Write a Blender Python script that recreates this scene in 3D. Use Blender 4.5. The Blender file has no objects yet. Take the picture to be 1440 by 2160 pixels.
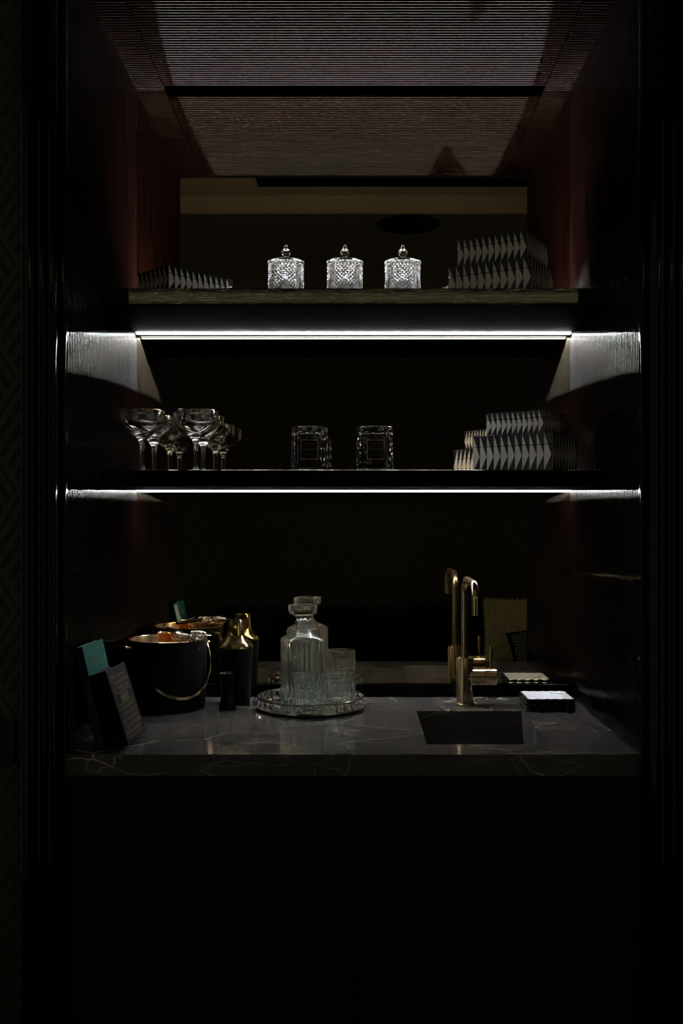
import bpy, bmesh, math, random
from math import sin, cos, pi, radians, sqrt, floor
from mathutils import Vector, Matrix

# ------------------------------------------------------------------ camera, world, exposure
SC = bpy.context.scene
COL = SC.collection
ZC = 1.33                                  # camera height above the floor
cam = bpy.data.cameras.new('camera'); camo = bpy.data.objects.new('camera', cam); COL.objects.link(camo)
cam.sensor_fit = 'VERTICAL'; cam.sensor_height = 36.0; cam.sensor_width = 24.0; cam.lens = 35.0
cam.shift_x = -27 / 2160; cam.shift_y = 15 / 2160
cam.clip_start = 0.02
camo.location = (0, 0, ZC); camo.rotation_euler = (pi / 2, 0, 0)
SC.camera = camo

w = bpy.data.worlds.new('world'); SC.world = w; w.use_nodes = True
WB = w.node_tree.nodes['Background']
WB.inputs['Color'].default_value = (1.0, 0.95, 0.80, 1); WB.inputs['Strength'].default_value = 0.21

SC.view_settings.view_transform = 'Standard'; SC.view_settings.look = 'None'
SC.view_settings.exposure = 0.0; SC.view_settings.gamma = 1.0; SC.view_settings.use_curve_mapping = False
cy = SC.cycles
cy.max_bounces = 20; cy.glossy_bounces = 10; cy.transmission_bounces = 18; cy.diffuse_bounces = 4
cy.sample_clamp_indirect = 12.0; cy.blur_glossy = 0.0; cy.use_adaptive_sampling = False
cy.caustics_reflective = True; cy.caustics_refractive = True

LED_TOP, LED_UP, LED_LOW = 900.0, 610.0, 560.0   # emission of the three shelf strips
F = 2100.0
def P(px, py, D): return Vector(((px - 747) * D / F, D, ZC + (1095 - py) * D / F))

# ------------------------------------------------------------------ materials
MATS = {}
class NT:
    """small helper to write node maths"""
    def __init__(s, m): s.t = m.node_tree; s.n = m.node_tree.nodes; s.l = m.node_tree.links
    def node(s, kind, **kw):
        n = s.n.new(kind)
        for k, v in kw.items(): setattr(n, k, v)
        return n
    def set(s, sock, v):
        if isinstance(v, bpy.types.NodeSocket): s.l.new(v, sock)
        elif v is not None: sock.default_value = v
    def m(s, op, a, b=None, c=None, clamp=False):
        n = s.node('ShaderNodeMath', operation=op); n.use_clamp = clamp
        for i, v in enumerate((a, b, c)): 
            if v is not None: s.set(n.inputs[i], v)
        return n.outputs[0]
    def mix(s, f, a, b):
        n = s.node('ShaderNodeMix', data_type='RGBA')
        s.set(n.inputs[0], f); s.set(n.inputs[6], a); s.set(n.inputs[7], b)
        return n.outputs[2]
    def obj(s): return s.node('ShaderNodeTexCoord').outputs['Object']
    def xyz(s, v):
        n = s.node('ShaderNodeSeparateXYZ'); s.set(n.inputs[0], v); return n.outputs
    def noise(s, vec, scale, detail=3, rough=.55, dist=0.0):
        n = s.node('ShaderNodeTexNoise'); s.set(n.inputs['Vector'], vec)
        n.inputs['Scale'].default_value = scale; n.inputs['Detail'].default_value = detail
        n.inputs['Roughness'].default_value = rough; n.inputs['Distortion'].default_value = dist
        return n.outputs['Fac']
    def mapping(s, vec, scale=(1, 1, 1), rot=(0, 0, 0), loc=(0, 0, 0)):
        n = s.node('ShaderNodeMapping'); s.set(n.inputs[0], vec)
        n.inputs['Scale'].default_value = scale; n.inputs['Rotation'].default_value = rot; n.inputs['Location'].default_value = loc
        return n.outputs[0]
    def bump(s, h, strength=.2, dist=.001):
        n = s.node('ShaderNodeBump'); s.set(n.inputs['Height'], h)
        n.inputs['Strength'].default_value = strength; n.inputs['Distance'].default_value = dist
        return n.outputs[0]
def mat(name, col=(.5, .5, .5), rough=.5, metal=0.0, trans=0.0, ior=1.45, spec=.5, coat=0.0, emit=None, estr=0.0):
    m = bpy.data.materials.new(name); m.use_nodes = True
    b = m.node_tree.nodes['Principled BSDF']
    b.inputs['Base Color'].default_value = (*col, 1); b.inputs['Roughness'].default_value = rough
    b.inputs['Metallic'].default_value = metal; b.inputs['Transmission Weight'].default_value = trans
    b.inputs['IOR'].default_value = ior; b.inputs['Specular IOR Level'].default_value = spec
    b.inputs['Coat Weight'].default_value = coat; b.inputs['Coat Roughness'].default_value = .03
    if emit: b.inputs['Emission Color'].default_value = (*emit, 1); b.inputs['Emission Strength'].default_value = estr
    MATS[name] = m
    return m
def bsdf(m): return m.node_tree.nodes['Principled BSDF']

def finish_grain(m, scale=(1, 1, 1), amt=.06, bstr=.1):
    t = NT(m); v = t.mapping(t.obj(), scale); n = t.noise(v, 30, 3)
    b = bsdf(m); r0 = b.inputs['Roughness'].default_value
    t.set(b.inputs['Roughness'], t.m('MULTIPLY_ADD', n, amt * 2, r0 - amt))
    if bstr: t.set(b.inputs['Normal'], t.bump(n, bstr, .0004))
    return m

# reeded lacquered mahogany (the grain runs along the ribs)
def reeded(name, axis, spec):
    m = mat(name, (.02, .008, .006), .10, spec=spec)
    t = NT(m); b = bsdf(m)
    sc = {'z': (60, 60, 2.2), 'x': (2.2, 60, 60)}[axis]
    g = t.noise(t.mapping(t.obj(), sc), 3, 5, .6)
    ramp = t.m('MULTIPLY_ADD', g, 2.6, -.9, clamp=True)
    t.set(b.inputs['Base Color'], t.mix(ramp, (.0005, .0002, .0002, 1), (.0028, .0009, .0007, 1)))
    fine = t.noise(t.mapping(t.obj(), (1, 1, 1)), 420, 2)
    t.set(b.inputs['Roughness'], t.m('MULTIPLY_ADD', fine, .03, .01))
    t.set(b.inputs['Normal'], t.bump(fine, .04, .0004))
    return m
reeded('reeded_wall', 'z', .13); reeded('reeded_ceiling', 'x', .045)

def lacquer(name, col=(.004, .004, .004), rough=.06):
    m = mat(name, col, rough, spec=.5, coat=.2)
    t = NT(m); n = t.noise(t.mapping(t.obj(), (1.3, 6, 22)), 3.0, 3)
    t.set(bsdf(m).inputs['Normal'], t.bump(n, .35, .004))
    return m
lacquer('shelf_lacquer')
m = mat('shelf_under', (.0020, .0016, .0016), .6, spec=.02); finish_grain(m, (1, 8, 8), .08, .05)
m = mat('black_gloss', (.002, .002, .002), .07, spec=.13); finish_grain(m, (20, 20, 1.5), .03, .10)
m = mat('black_satin', (.006, .006, .006), .35); finish_grain(m)
m = mat('cabinet_black', (.0025, .0025, .0025), .5, spec=.3); finish_grain(m, (30, 30, 2), .05, .1)
m = mat('black_matte', (.0035, .0035, .004), .36, spec=.16); finish_grain(m, amt=.04, bstr=.03)
m = mat('black_velvet', (.004, .004, .004), .95, spec=.1); finish_grain(m, (6, 6, 6), .02, .3)
mat('void_black', (.001, .001, .001), .9, spec=.05)
m = mat('mirror_bronze', (.62, .53, .38), .0, 1.0)
t = NT(m); sp = t.noise(t.obj(), 60, 2); t.set(bsdf(m).inputs['Roughness'], t.m('MULTIPLY', sp, .01))

# dark grey marble with thin white veins
def marble(name, base_a, base_b):
    m = mat(name, base_a, .10, spec=.5)
    t = NT(m); o = t.obj(); b = bsdf(m)
    def vein(rot, scl, ns, width, loc, dist=.045):
        nz = t.node('ShaderNodeTexNoise'); t.set(nz.inputs['Vector'], o); nz.inputs['Scale'].default_value = 9.0; nz.inputs['Detail'].default_value = 4
        w_ = t.node('ShaderNodeVectorMath', operation='MULTIPLY_ADD'); t.set(w_.inputs[0], nz.outputs['Color']); w_.inputs[1].default_value = (dist,) * 3; t.set(w_.inputs[2], o)
        v = t.mapping(w_.outputs[0], scl, (0, 0, rot), loc)
        vo = t.node('ShaderNodeTexVoronoi', feature='DISTANCE_TO_EDGE'); t.set(vo.inputs['Vector'], v); vo.inputs['Scale'].default_value = ns
        return t.m('SUBTRACT', 1.0, t.m('DIVIDE', vo.outputs['Distance'], width), clamp=True)
    v1 = vein(.30, (1.0, 2.8, 2.8), 2.4, .0080, (.3, 1.7, .2))
    v2 = vein(-.45, (1.0, 2.4, 2.4), 3.4, .0090, (4.1, .3, 2.2))
    v3 = vein(.15, (1.0, 3.0, 3.0), 7.0, .010, (7.7, 3.3, 1.2), .04)
    mask = t.m('MULTIPLY_ADD', t.noise(o, 5.0, 2), 4.0, -1.7, clamp=True)
    mask2 = t.m('MULTIPLY_ADD', t.noise(t.mapping(o, loc=(3, 8, 1)), 7.0, 2), 4.0, -1.9, clamp=True)
    vv = t.m('MAXIMUM', t.m('MULTIPLY', v1, mask), t.m('MULTIPLY', v2, mask2))
    vv = t.m('MAXIMUM', vv, t.m('MULTIPLY', t.m('MULTIPLY', v3, mask2), .7))
    cl = t.noise(t.mapping(o, (1, 3, 3), (0, 0, .3)), 9, 6, .65)
    basec = t.mix(t.m('MULTIPLY_ADD', cl, 2.2, -.6, clamp=True), (*base_a, 1), (*base_b, 1))
    t.set(b.inputs['Base Color'], t.mix(t.m('MULTIPLY', vv, .9), basec, (.66, .62, .58, 1)))
    t.set(b.inputs['Roughness'], t.m('MULTIPLY_ADD', cl, .12, .06))
    return m
marble('marble', (.052, .048, .046), (.100, .092, .086))

# art-deco diamond and chevron wallpaper (plain XZ pattern)
def wallpaper(name, x0, z0):
    m = mat(name, (.1, .1, .07), .5)
    t = NT(m); b = bsdf(m); x, y, z = t.xyz(t.obj())
    px, pz = .133, .208
    u = t.m('DIVIDE', t.m('SUBTRACT', x, x0), px); v = t.m('DIVIDE', t.m('SUBTRACT', z, z0), pz)
    fa = t.m('FRACT', t.m('ADD', u, v)); fb = t.m('FRACT', t.m('SUBTRACT', u, v))
    tt = t.m('MAXIMUM', fa, t.m('SUBTRACT', 1.0, fb))
    st = t.m('GREATER_THAN', t.m('FRACT', t.m('MULTIPLY', tt, 5.0)), .5)
    ed = t.m('MINIMUM', t.m('MINIMUM', fa, t.m('SUBTRACT', 1.0, fa)), t.m('MINIMUM', fb, t.m('SUBTRACT', 1.0, fb)))
    line = t.m('LESS_THAN', ed, .045)
    k = t.m('MULTIPLY', st, t.m('SUBTRACT', 1.0, line))
    sp = t.noise(t.obj(), 90, 2)
    hi = t.mix(sp, (.030, .030, .017, 1), (.044, .042, .026, 1))
    t.set(b.inputs['Base Color'], t.mix(k, hi, (.010, .0095, .007, 1)))
    t.set(b.inputs['Roughness'], t.m('MULTIPLY_ADD', k, .3, .42))
    t.set(b.inputs['Metallic'], t.m('MULTIPLY_ADD', k, -.25, .3))
    t.set(b.inputs['Normal'], t.bump(sp, .15, .0006))
    return m
wallpaper('wallpaper_bar', -.6144, ZC + .4706)
wallpaper('wallpaper_room', .0067, ZC + .60)
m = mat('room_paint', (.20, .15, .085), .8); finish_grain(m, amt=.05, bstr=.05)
m = mat('soffit_paint_shaded', (.040, .036, .026), .8); finish_grain(m, amt=.05, bstr=.05)  # shade in the colour: underside the bar light misses, darker than room_paint
m = mat('floor_dark', (.02, .016, .012), .5); finish_grain(m, (1, 12, 1), .1, .2)

def glass(name, col=(.96, .985, .98), ior=1.5, rough=0.0, tr=1.0):
    m = mat(name, col, rough, trans=tr, ior=ior)
    return m
glass('glass_clear', (.99, .995, .99), 1.52); glass('glass_crystal', (.97, .985, 1.0), 1.52); glass('glass_diamond', (.97, .985, 1.0), 1.50, .10); glass('glass_lid', (.97, .985, 1.0), 1.5, .05); glass('glass_aqua', (.93, .98, .975), 1.5, .02, .968)
def brushed(name, col, rough, sc=(60, 60, 1.5)):
    m = mat(name, col, rough, 1.0); t = NT(m)
    n = t.noise(t.mapping(t.obj(), sc), 8, 3)
    t.set(bsdf(m).inputs['Roughness'], t.m('MULTIPLY_ADD', n, .06, rough - .03)); return m
brushed('brass_brushed', (.66, .51, .31), .22)
brushed('gold_polished', (.80, .58, .24), .13, (3, 3, 3))
brushed('copper_gold', (.78, .54, .30), .20, (3, 3, 60))
brushed('steel', (.72, .70, .66), .18, (4, 4, 4))
brushed('chrome_warm', (.62, .58, .52), .14, (4, 4, 4))
m = mat('gold_foil', (.46, .31, .11), .35, 1.0); finish_grain(m)
m = mat('gold_foil_dull', (.28, .21, .12), .45, .8); finish_grain(m)
mat('inlay_bone', (.82, .80, .73), .42); finish_grain(MATS['inlay_bone'], amt=.05, bstr=.04)
mat('inlay_black', (.008, .008, .010), .30); finish_grain(MATS['inlay_black'], amt=.05, bstr=.04)
mat('wax_black', (.0025, .0025, .003), .5); finish_grain(MATS['wax_black'])
mat('book_green', (.010, .070, .060), .65, spec=.04); finish_grain(MATS['book_green'], (4, 4, 4), .05, .15)
mat('book_green_dark', (.006, .03, .026), .55); finish_grain(MATS['book_green_dark'], (4, 4, 4), .05, .15)
mat('book_black', (.004, .004, .004), .6, spec=.05); finish_grain(MATS['book_black'], (4, 4, 4), .05, .15)
mat('book_cover_grey', (.009, .009, .010), .6, spec=.04); finish_grain(MATS['book_cover_grey'], (4, 4, 4), .05, .15)
m = mat('paper', (.42, .42, .46), .8); finish_grain(m, (1, 1, 160), .05, .3)
mat('paper_dark', (.10, .10, .13), .8); finish_grain(MATS['paper_dark'], (160, 1, 1), .05, .3)
mat('coaster_white', (.50, .51, .53), .5); finish_grain(MATS['coaster_white'], amt=.04, bstr=.03)
mat('coaster_black', (.010, .010, .011), .25); finish_grain(MATS['coaster_black'], amt=.04, bstr=.03)
mat('ink', (.006, .006, .006), .6)
mat('fur', (.58, .53, .34), .95, spec=.1); finish_grain(MATS['fur'], (3, 3, 3), .02, .6)
mat('cushion_white', (.16, .155, .13), .9, spec=.1); finish_grain(MATS['cushion_white'])
def led(name, s, col=(.93, .96, 1.0)):
    m = mat(name, (.9, .9, .9), .5, emit=col, estr=s)
    t = NT(m); x, y, z = t.xyz(t.obj())       # the single diodes read faintly through the diffuser
    k = t.m('MULTIPLY_ADD', t.m('SINE', t.m('MULTIPLY', x, 2 * pi / .0083)), .10 * s, s)
    t.set(bsdf(m).inputs['Emission Strength'], k); return m
led('led_up', LED_UP); led('led_low', LED_LOW); led('led_top', LED_TOP)
led('cove_glow', 2.6, (1.0, .84, .42))

# ------------------------------------------------------------------ mesh helpers
class MB:
    def __init__(s): s.v = []; s.f = []
    def add(s, vs, fs):
        o = len(s.v); s.v += [tuple(p) for p in vs]; s.f += [tuple(i + o for i in f) for f in fs]; return s
    def box(s, x0, x1, y0, y1, z0, z1, M=None):
        vs = [Vector((x, y, z)) for z in (z0, z1) for y in (y0, y1) for x in (x0, x1)]
        if M: vs = [M @ p for p in vs]
        return s.add(vs, [(0, 2, 3, 1), (4, 5, 7, 6), (0, 1, 5, 4), (2, 6, 7, 3), (1, 3, 7, 5), (0, 4, 6, 2)])
    def bbox(s, x0, x1, y0, y1, z0, z1, b=.001, seg=1, M=None):     # bevelled box
        bm = bmesh.new(); bmesh.ops.create_cube(bm, size=1)
        for p in bm.verts: p.co = Vector(((x0 + x1) / 2 + p.co.x * (x1 - x0), (y0 + y1) / 2 + p.co.y * (y1 - y0), (z0 + z1) / 2 + p.co.z * (z1 - z0)))
        bmesh.ops.bevel(bm, geom=bm.edges[:], offset=b, segments=seg, profile=.5, affect='EDGES')
        bm.verts.index_update()
        vs = [(M @ p.co) if M else p.co.copy() for p in bm.verts]; fs = [[q.index for q in f.verts] for f in bm.faces]
        bm.free(); return s.add(vs, fs)
    def lathe(s, prof, n=48, c=(0, 0, 0), cap0=True, cap1=True, sq=None):
        """prof: list of (r, z) from bottom to top along the outside; sq(theta, r, z)->r optional"""
        vs, fs = [], []
        for (r, z) in prof:
            for i in range(n):
                a = 2 * pi * i / n; rr = sq(a, r, z) if sq else r
                vs.append((c[0] + rr * cos(a), c[1] + rr * sin(a), c[2] + z))
        for j in range(len(prof) - 1):
            for i in range(n):
                k = (i + 1) % n; fs.append((j * n + i, j * n + k, (j + 1) * n + k, (j + 1) * n + i))
        if cap0: fs.append(tuple(range(n - 1, -1, -1)))
        if cap1: o = (len(prof) - 1) * n; fs.append(tuple(o + i for i in range(n)))
        return s.add(vs, fs)
    def tube(s, path, r, n=10, closed=False, caps=True, flat=None):
        path = [Vector(p) for p in path]; m = len(path); vs, fs = [], []
        rad = r if callable(r) else (lambda q: r)
        up = None
        for i, p in enumerate(path):
            if closed: d = path[(i + 1) % m] - path[i - 1]
            else: d = path[min(i + 1, m - 1)] - path[max(i - 1, 0)]
            d.normalize()
            if up is None:
                up = Vector((0, 0, 1)) if abs(d.z) < .9 else Vector((1, 0, 0))
            up = (up - d * up.dot(d)).normalized(); sd = d.cross(up)
            R = rad(i / max(1, m - 1))
            ra, rb = (R, R) if not flat else (R * flat[0], R * flat[1])
            for k in range(n):
                a = 2 * pi * k / n; vs.append(p + up * (ra * cos(a)) + sd * (rb * sin(a)))
        for i in range(m if closed else m - 1):
            j = (i + 1) % m
            for k in range(n):
                q = (k + 1) % n; fs.append((i * n + k, i * n + q, j * n + q, j * n + k))
        if caps and not closed:
            fs.append(tuple(range(n - 1, -1, -1))); fs.append(tuple((m - 1) * n + k for k in range(n)))
        return s.add(vs, fs)
    def prism(s, poly, z0, z1, M=None):
        n = len(poly); vs = [Vector((x, y, z)) for z in (z0, z1) for (x, y) in poly]
        if M: vs = [M @ p for p in vs]
        fs = [tuple(range(n - 1, -1, -1)), tuple(range(n, 2 * n))] + [(i, (i + 1) % n, n + (i + 1) % n, n + i) for i in range(n)]
        return s.add(vs, fs)
    def mesh(s, name, smooth=None):
        me = bpy.data.meshes.new(name); me.from_pydata([tuple(p) for p in s.v], [], s.f); me.update()
        bm = bmesh.new(); bm.from_mesh(me); bmesh.ops.remove_doubles(bm, verts=bm.verts, dist=2e-6); bmesh.ops.recalc_face_normals(bm, faces=bm.faces); bm.to_mesh(me); bm.free()
        if smooth is not None:
            for p in me.polygons: p.use_smooth = True
            me.set_sharp_from_angle(angle=radians(smooth))
        return me
    def build(s, name, mt, parent=None, smooth=None, loc=None):
        me = s.mesh(name, smooth); me.materials.append(MATS[mt])
        return link(name, me, parent, loc)
def link(name, me, parent=None, loc=None):
    o = bpy.data.objects.new(name, me); COL.objects.link(o)
    if parent: o.parent = parent
    if loc is not None: o.location = loc
    return o
def thing(name, label, cat, loc=(0, 0, 0), rz=0.0, group=None):
    o = bpy.data.objects.new(name, None); COL.objects.link(o); o.empty_display_size = .03
    o.location = loc; o.rotation_euler = (0, 0, rz); o['label'] = label; o['category'] = cat
    if group: o['group'] = group
    return o
def tag(o, label, cat, group=None):
    o['label'] = label; o['category'] = cat
    if group: o['group'] = group
    return o
def struct(o): o['kind'] = 'structure'; return o
def copy_tree(o, parent=None):
    c = o.copy(); COL.objects.link(c)
    if parent: c.parent = parent
    for ch in list(o.children): copy_tree(ch, c)
    return c

# ------------------------------------------------------------------ main dimensions
XL, XR = -.533, .529            # base planes of the niche side walls
YF, YB = 1.83, 2.43             # niche front, mirror
WT = ZC - .433                  # worktop
CZ = ZC + 1.047                 # niche ceiling
Z1T, Z1B = ZC + .4835, ZC + .449     # upper shelf
Z2T, Z2B = ZC + .103, ZC + .0695     # lower shelf
YS = 2.085                      # shelf fronts
UP = ZC - .402                  # top of the black upstand
YR = -2.19                      # opposite room wall

# ------------------------------------------------------------------ niche shell
def ribs(n0, n1, pitch, seg=10):
    """profile points (along, out) of convex reeds from n0 to n1"""
    cnt = max(1, round((n1 - n0) / pitch)); p = (n1 - n0) / cnt; pts = []
    for i in range(cnt):
        pts.append((n0 + i * p, 0))                 # a narrow flat between half-round reeds
        for k in range(seg + 1):
            a = pi * (k / seg)
            pts.append((n0 + i * p + p * .1 + p * .4 * (1 - cos(a)), p * .4 * sin(a)))
    pts.append((n1, 0)); return pts
def reed_panel(pts, to, a, b, name, mt, parent=None):
    m = MB(); n = len(pts)
    m.add([to(u, o, a) for u, o in pts] + [to(u, o, b) for u, o in pts], [(i, i + 1, n + i + 1, n + i) for i in range(n - 1)])
    m.add([to(pts[0][0], -.012, a), to(pts[-1][0], -.012, a), to(pts[-1][0], -.012, b), to(pts[0][0], -.012, b)], [(0, 1, 2, 3)])
    me = bpy.data.meshes.new(name); me.from_pydata([tuple(p) for p in m.v], [], m.f); me.update()
    for p in me.polygons: p.use_smooth = True
    me.set_sharp_from_angle(angle=radians(50)); me.materials.append(MATS[mt])
    return link(name, me, parent)
wp = ribs(YF + .008, YB, .0108)
struct(reed_panel(wp, lambda u, o, z: (XL + o, u, z), UP, CZ, 'wall_niche_left', 'reeded_wall'))
struct(reed_panel(wp, lambda u, o, z: (XR - o, u, z), UP, CZ, 'wall_niche_right', 'reeded_wall'))
# reeded ceiling: side strips run to the mirror, the centre panel stops short of it
cb = MB().box(XL - .02, XR + .02, YF, YB + .02, CZ + .012, CZ + .03).build('ceiling_niche', 'void_black'); struct(cb)
cpt = ribs(YF, YB, .0115)
for a, b in ((XL, -.4605), (.4605, XR)):
    reed_panel(cpt, lambda u, o, x: (x, u, CZ - o), a, b, 'ceiling_strip', 'reeded_ceiling', cb)
cpc = ribs(YF, YB - .030, .0115)
reed_panel(cpc, lambda u, o, x: (x, u, CZ - o), -.4585, .4585, 'ceiling_panel', 'reeded_ceiling', cb)

tag(MB().bbox(XL + .001, XR - .001, YB, YB + .006, UP + .0005, CZ, .001).build('mirror_panel', 'mirror_bronze'),
    'bronze tinted mirror panel lining the whole back of the bar niche', 'mirror')
struct(MB().box(XL - .02, XR + .02, YB + .006, YB + .03, .0, CZ + .03).build('wall_niche_back', 'void_black'))
# upstand round the worktop
struct(MB().bbox(XL, XR, YB - .006, YB + .006, WT, UP, .0012).build('trim_1', 'black_gloss'))
struct(MB().bbox(XL - .012, XL + .004, YF + .006, YB - .006, WT, UP, .0012).build('trim_2', 'black_gloss'))
struct(MB().bbox(XR - .004, XR + .012, YF + .006, YB - .006, WT, UP, .0012).build('trim_3', 'black_gloss'))
# rounded upright beads on the front edges of the side walls
for i, (x, s) in enumerate(((XL, 1), (XR, -1))):
    m = MB(); pr = [(-.006, 0)] + [(-.006 * cos(a), -.006 * sin(a)) for a in [k * pi / 8 for k in range(1, 8)]] + [(.006, 0), (.006, .008), (-.006, .008)]
    m.prism(pr, 0, CZ, Matrix.Translation((x - s * .002, YF, 0)))
    struct(m.build('trim_%d' % (4 + i), 'black_gloss', smooth=40))
# moulded glossy black pilasters framing the opening
def pilaster(x0, x1, n):
    prof = [(x0, .0)]
    wd = x1 - x0; prof += [(x0, -.006)]
    for a, b in ((.10, .42), (.46, .72), (.75, 1.0)):
        for k in range(9):
            u = a + (b - a) * k / 8; prof.append((x0 + wd * u, -.010 - .008 * sin(pi * k / 8) ** .6))
    prof += [(x1, .0), (x1, .03), (x0, .03)]
    m = MB().prism(prof, 0, CZ + .25, Matrix.Translation((0, YF - .014, 0)))
    struct(m.build('trim_%d' % n, 'black_gloss', smooth=35))
pilaster(-.605, XL - .007, 6); pilaster(XR + .007, .601, 7)
struct(MB().bbox(-.605, .601, YF - .03, YF + .02, CZ, CZ + .25, .003).build('trim_8', 'black_gloss'))

# papered wall on both sides and above
def wall_piece(parent, x0, x1, z0, z1):
    return MB().box(x0, x1, YF, YF + .03, z0, z1).build('wall_section', 'wallpaper_bar', parent)
wf = MB().box(-2.6, -.604, YF, YF + .03, 0, ZC + 1.535).build('wall_front', 'wallpaper_bar'); struct(wf)
wall_piece(wf, .600, 2.6, 0, ZC + 1.535); wall_piece(wf, -.604, .600, CZ + .25, ZC + 1.535)

# the room the mirror looks into
struct(MB().box(-2.6, 2.6, YR - .05, YR, 0, ZC + 1.535).build('wall_rear', 'wallpaper_room'))
struct(MB().box(-2.6, 2.6, YR, YF, -.05, 0).build('floor', 'floor_dark'))
rc = MB().box(-2.6, 2.6, YR, YF, ZC + 1.535, ZC + 1.60).build('ceiling', 'room_paint'); struct(rc)
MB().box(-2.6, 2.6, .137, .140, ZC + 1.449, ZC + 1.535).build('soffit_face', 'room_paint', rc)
MB().box(-2.6, 2.6, YR, .137, ZC + 1.449, ZC + 1.53).build('soffit', 'soffit_paint_shaded', rc)

# ------------------------------------------------------------------ shelves with their strips
def shelf(zt, zb, label, lk, top_strip):
    s = thing('shelf', label, 'shelf', (0, YS, zb)); h = zt - zb; d = YB - .004 - YS
    M0 = MB().bbox(XL + .005, XR - .005, 0, d, .0006, h, .0012, 2)
    M0.build('board', 'shelf_lacquer', s)
    MB().box(XL + .006, XR - .006, .0016, d - .001, -.0004, .0006).build('underside', 'shelf_under', s)
    def strip(z0, z1, mt):
        p = MB().bbox(XL + .006, XR - .006, d - .038, d - .014, min(z0, z1) * .5 + z0 * .5, max(z0, z1) * .5 + z0 * .5 + .0004, .0002)
        pr = p.build('led_profile', 'black_satin', s)
        MB().bbox(XL + .008, XR - .008, d - .034, d - .018, min(z0, z1), max(z0, z1), .0008, 2).build('led_diffuser', mt, pr)
    strip(-.0026, -.0004, lk)
    if top_strip: strip(h + .0002, h + .0026, 'led_top')
    return s
shelf(Z1T, Z1B, 'thick glossy black shelf carrying the lidded crystal jars, light strips along its back', 'led_up', True)
shelf(Z2T, Z2B, 'glossy black shelf carrying coupe glasses and candles, light strip under its back', 'led_low', False)

# ------------------------------------------------------------------ worktop with sink, cabinet
SX0, SX1, SY0, SY1 = .140, .377, 1.914, 2.245
wt = thing('worktop', 'dark grey marble worktop with thin white veins and an integrated rectangular sink', 'worktop', (0, YF, WT - .04))
def slab(x0, x1, y0, y1, name, z0=0.0, z1=.04):
    return MB().box(x0, x1, y0 - YF, y1 - YF, z0, z1)
m = MB()
zt = .04
outer = [(XL + .002, .0012), (XR - .002, .0012), (XR - .002, YB - .002 - YF), (XL + .002, YB - .002 - YF)]
inner = [(SX0, SY0 - YF), (SX1, SY0 - YF), (SX1, SY1 - YF), (SX0, SY1 - YF)]
vs = [(x, y, zt) for x, y in outer] + [(x, y, zt) for x, y in inner] + [(x, y, 0) for x, y in outer] + [(x, y, 0) for x, y in inner]
fs = []
for i in range(4):
    j = (i + 1) % 4
    fs += [(i, j, 4 + j, 4 + i), (8 + j, 8 + i, 12 + i, 12 + j), (i, 8 + i, 8 + j, j), (4 + i, 4 + j, 12 + j, 12 + i)]
m.add(vs, fs)
m.add([(XL + .002, 0, .0012), (XR - .002, 0, .0012), (XR - .002, 0, zt - .0012), (XL + .002, 0, zt - .0012),
       (XL + .002, .0012, 0), (XR - .002, .0012, 0), (XR - .002, .0012, zt), (XL + .002, .0012, zt)],
      [(0, 1, 2, 3), (3, 2, 6, 7), (4, 5, 1, 0)])
slab_o = m.build('slab', 'marble', wt)
b = MB(); x0, x1, y0, y1 = SX0, SX1, SY0 - YF, SY1 - YF; dz = -.17
vi = [(x0, y0), (x1, y0), (x1, y1), (x0, y1)]; e = .012
vo = [(x0 - e, y0 - e), (x1 + e, y0 - e), (x1 + e, y1 + e), (x0 - e, y1 + e)]
b.add([(x, y, 0) for x, y in vi] + [(x, y, dz) for x, y in vi] + [(x, y, 0) for x, y in vo] + [(x, y, dz - e) for x, y in vo],
      [(i, (i + 1) % 4, 4 + (i + 1) % 4, 4 + i) for i in range(4)] + [(4, 5, 6, 7), (12, 13, 14, 15)] +
      [(8 + i, 8 + (i + 1) % 4, 12 + (i + 1) % 4, 12 + i) for i in range(4)] + [(i, (i + 1) % 4, 8 + (i + 1) % 4, 8 + i) for i in range(4)])
bs = b.build('sink_basin', 'marble', wt)
MB().lathe([(.0, .0), (.034, 0), (.036, .002), (.030, .003), (.026, .0015), (.0, .0015)], 32, ((x0 + x1) / 2, (y0 + y1) / 2, dz), False, False).build('drain', 'brass_brushed', bs, 40)

cab = thing('base_cabinet', 'plain black base cabinet with flat doors under the marble worktop', 'cabinet', (0, YF, 0))
cm = MB().box(XL, XR, .022, .04, .08, WT - .0405); cm.box(XL, XL + .018, .04, .58, 0, WT - .0405); cm.box(XR - .018, XR, .04, .58, 0, WT - .0405); cm.box(XL, XR, .06, .075, 0, .08)
cm.build('body', 'cabinet_black', cab)
for a, b_ in ((XL + .002, -.003), (.001, XR - .002)):
    MB().bbox(a, b_, .001, .021, .085, WT - .046, .0015).build('door', 'cabinet_black', cab)

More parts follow.
